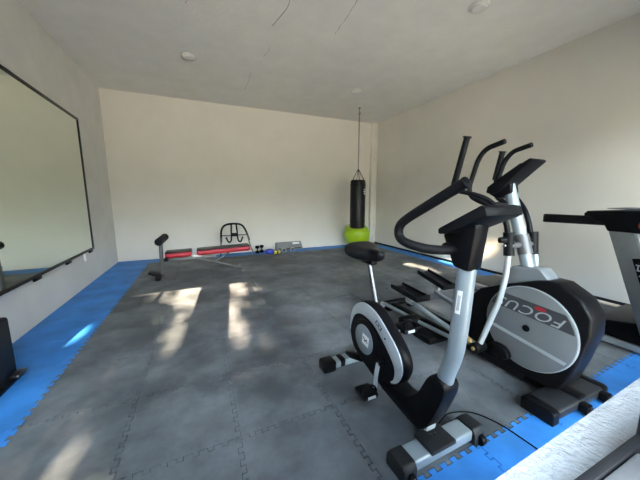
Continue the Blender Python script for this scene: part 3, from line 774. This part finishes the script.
pedal_bar(-0.20, (0.46, 0.165), (0.74, 0.195), (1.20, 0.27), (1.17, 0.330), 4)
pedal_bar(0.20, (0.50, 0.165), (0.76, 0.175), (1.24, 0.26), (1.25, 0.385), 12)
# base frame
obj('centre_rail', add_box(BM(), (-0.06, 0.88, 0.055), (0.06, 1.34, 0.05), 0.01), M['black'], el)
obj('side_rail', add_tube(BM(), [(-0.20, 1.54, 0.095), (-0.17, 1.10, 0.085), (-0.12, 0.62, 0.08)], 0.017, 10), M['silver'], el)
obj('side_rail', add_tube(BM(), [(0.10, 1.54, 0.095), (0.08, 1.10, 0.085), (0.05, 0.62, 0.08)], 0.017, 10), M['black_soft'], el)
rsb = obj('rear_stabiliser', add_rod(BM(), (-0.20, 1.56, 0.075), (0.26, 1.56, 0.075), 0.036, 18, 0.006), M['black'], el)
obj('end_ring', add_rod(BM(), (-0.215, 1.56, 0.075), (-0.195, 1.56, 0.075), 0.034, 18, 0.005), M['pale_grey'], rsb)
for x in (-0.12, 0.18): obj('foot', add_box(BM(), (x, 1.56, 0.022), (0.07, 0.08, 0.042), 0.008), M['black'], rsb)
obj('resistance_unit', add_rod(BM(), (-0.32, 1.12, 0.075), (-0.14, 1.12, 0.075), 0.06, 20, 0.012), M['black_soft'], el)
obj('lock_pin', add_rod(BM(), (-0.345, 1.15, 0.03), (-0.345, 1.15, 0.11), 0.010, 12, 0.003), M['chrome'], el)
obj('middle_foot', add_box(BM(), (-0.15, 0.92, 0.026), (0.26, 0.20, 0.05), 0.012), M['black'], el)
obj('front_rail', add_box(BM(), (0, 0.12, 0.055), (0.08, 0.34, 0.07), 0.01), M['black'], el)
fsb = obj('front_stabiliser', add_prism(BM(), [(-0.055, 0.022), (0.105, 0.022), (0.105, 0.066), (0.09, 0.075), (-0.04, 0.075), (-0.055, 0.066)], -0.28, 0.25, 'x', 0.006), M['grey_plastic'], el)
for s in (-0.270, 0.240):
    obj('end_cap', add_prism(BM(), [(-0.058, 0.0), (0.108, 0.0), (0.108, 0.066), (0.09, 0.078), (-0.04, 0.078), (-0.058, 0.066)], s - 0.03, s + 0.03, 'x', 0.006), M['black'], fsb)
for x in (-0.03, 0.19):
    br = obj('wheel_bracket', add_box(BM(), (x, -0.072, 0.042), (0.055, 0.05, 0.045), 0.006), M['black'], fsb)
    obj('wheel', add_rod(BM(), (x - 0.015, -0.098, 0.028), (x + 0.015, -0.098, 0.028), 0.028, 18, 0.004), M['grey_plastic'], br)

# ------------------------------------------------------------------ treadmill
tm = thing('treadmill', 'grey and black treadmill at the right edge of the photo', 'treadmill', (3.42, 0.70, FZ))
hw = 0.37
obj('deck', add_box(BM(), (0, 0.98, 0.115), (2 * hw - 0.16, 1.50, 0.05), 0.008), M['grey_plastic'], tm)
obj('running_belt', add_box(BM(), (0, 1.05, 0.142), (0.44, 1.40, 0.012), 0.004), M['belt'], tm)
for s in (-1, 1):
    rl = obj('side_rail', add_box(BM(), (s * (hw - 0.05), 1.02, 0.125), (0.10, 1.45, 0.055), 0.012), M['tread_grey'], tm)
    obj('frame_beam', add_box(BM(), (s * (hw - 0.015), 0.88, 0.040), (0.035, 1.70, 0.055), 0.006), M['silver_light'], tm)
    # leaning upright
    pol = [(0.385, 0.945), (0.245, 0.955), (-0.02, 0.16), (0.115, 0.16)]
    up = obj('upright', add_prism(BM(), pol, s * hw - 0.035, s * hw + 0.035, 'x', 0.008), M['tread_grey'], tm)
    obj('lit_front_face', add_prism(BM(), [(0.243, 0.945), (0.222, 0.945), (-0.040, 0.16), (-0.02, 0.16)], s * hw - 0.033, s * hw + 0.033, 'x', 0.004), M['silver_light'], up)  # paler silver paints the light falling on the upright's front face
    if s < 0:
        pt = add_prism(BM(), [(0.225, 0.745), (0.175, 0.755), (0.105, 0.55), (0.155, 0.54)], -hw - 0.0375, -hw - 0.0345, 'x')
        obj('logo_plate', pt, M['black'], up, label='black logo plate')
        mk = BM()
        for (a, b, c, d) in ((0.185, 0.700, 0.028, 0.010), (0.172, 0.66, 0.028, 0.010), (0.158, 0.62, 0.028, 0.010), (0.185, 0.68, 0.008, 0.05), (0.155, 0.64, 0.008, 0.05)):
            add_box(mk, (-hw - 0.038, a, b), (0.001, c, d))
        obj('logo_mark', mk, M['pale_grey'], up)
    obj('handrail', add_prism(BM(), [(0.22, 0.985), (0.865, 0.978), (0.865, 1.058), (0.22, 1.055)], s * hw - 0.022, s * hw + 0.022, 'x', 0.012), M['foam'], tm)
obj('motor_hood', add_prism(BM(), [(-0.06, 0.075), (0.46, 0.075), (0.46, 0.17), (0.34, 0.20), (0.12, 0.25), (-0.03, 0.20)], -hw - 0.01, hw + 0.01, 'x', 0.016, 3), M['black'], tm)
con = obj('console', add_prism(BM(), [(0.10, 0.935), (0.39, 0.94), (0.42, 1.00), (0.54, 1.075), (0.54, 1.10), (0.20, 1.112), (0.06, 1.08)], -hw - 0.04, hw + 0.04, 'x', 0.02, 3), M['black_soft'], tm)
obj('console_screen', add_box(BM(), (0, 0.40, 1.118), (0.44, 0.16, 0.006), 0.002, rot_x(1)), M['disc_dark'], con)
obj('badge', add_prism(BM(), circle((0.185, 1.0), 0.035, 24), -hw - 0.046, -hw - 0.039, 'x', 0.002), M['red_badge'], con, label='round red badge')
for s in (-1, 1):
    obj('wheel', add_rod(BM(), (s * 0.30 - 0.02, -0.02, 0.035), (s * 0.30 + 0.02, -0.02, 0.035), 0.034, 18, 0.005), M['black'], tm)
    obj('rear_foot', add_rod(BM(), (s * 0.33, 1.68, 0.0), (s * 0.33, 1.68, 0.10), 0.03, 14, 0.006), M['black'], tm)

# ------------------------------------------------------------------ outside: ground and the tree that dapples the sun
gb = BM()
add_box(gb, (1.4, -13.2, -0.1), (50, 26, 0.1))
go = struct('ground', gb, M['earth'])
random.seed(11)
def lit(x, y):
    """how open the canopy is where the ray to this floor point passes (1 = gap)"""
    v = 0.0
    def blob(cx, cy, rx, ry, k=1.0):
        d = ((x - cx) / rx) ** 2 + ((y - cy) / ry) ** 2
        return k * max(0.0, min(1.0, 1.6 - d * 1.2))
    v = max(v, blob(-0.20, 3.65, 0.20, 0.55), blob(-0.60, 4.05, 0.50, 0.17, 1.0), blob(-0.45, 3.75, 0.26, 0.28, 0.85), blob(-0.27, 2.75, 0.07, 0.5, 0.8), blob(-0.75, 3.55, 0.12, 0.2, 0.5))
    v = max(v, blob(0.37, 3.8, 0.19, 0.45), blob(0.23, 2.75, 0.10, 0.7, 0.9), blob(0.33, 3.15, 0.13, 0.2, 0.9), blob(0.64, 3.75, 0.05, 0.28, 0.95), blob(0.62, 3.2, 0.04, 0.15, 0.7))
    v = max(v, blob(-0.62, 1.42, 0.13, 0.38, 0.7), blob(-0.74, 1.5, 0.08, 0.25, 0.5), blob(-1.12, 2.95, 0.13, 0.22, 0.8), blob(-1.25, 2.4, 0.1, 0.2, 0.4))
    v = max(v, blob(3.52, 3.7, 0.13, 0.6), blob(4.38, 3.62, 0.12, 0.32, 1.0), blob(4.2, 3.5, 0.10, 0.4, 0.8))
    return v
tr = thing('shade_tree', 'leafy tree outside the window that shades the gym', 'tree', (-0.2, -14.5, -0.05))
tk = BM()
add_tube(tk, smooth_path([(0, 0, 0), (0.1, 0.1, 3.5), (-0.1, 0.2, 7.5), (0.1, 0.3, 11.5)], 6), 0.13, 12)
for k in range(12):
    a = R(30 * k); l = 2.2 + random.random()
    z0 = 9.0 + 0.22 * k
    add_tube(tk, [(0, 0.2, z0), (l * 0.5 * math.cos(a), 0.2 + l * 0.3 * math.sin(a), z0 + 0.6), (l * 1.2 * math.cos(a), 0.2 + l * 0.4 * math.sin(a), z0 + 1.0)], [0.03, 0.015, 0.006], 8)
obj('trunk', tk, M['bark'], tr)
lf = BM(); n = 0
while n < 13000:
    fx, fy = random.uniform(-1.75, 4.9), random.uniform(0.15, 4.5)
    if random.random() < lit(fx, fy) * 1.02: continue
    k = random.uniform(14.5, 18.0)
    c = Vector((fx - SUN_X * k + 0.2, fy - k + 14.5, SUN_K * k + 0.05))
    s = random.uniform(0.07, 0.13)
    ax = Vector((random.gauss(0, 1), random.gauss(0, 1), random.gauss(0, 1))).normalized()
    bx = ax.orthogonal().normalized(); bx = (Matrix.Rotation(random.uniform(0, 6.28), 3, ax) @ bx); cx_ = ax.cross(bx)
    pts = [c + bx * s, c + cx_ * s * 0.55 + bx * 0.3 * s, c - bx * s * 0.9, c - cx_ * s * 0.55 + bx * 0.3 * s]
    lf.faces.new([lf.verts.new(p) for p in pts]); n += 1
obj('foliage', lf, M['leaf'], tr, kind='stuff', recalc=False)
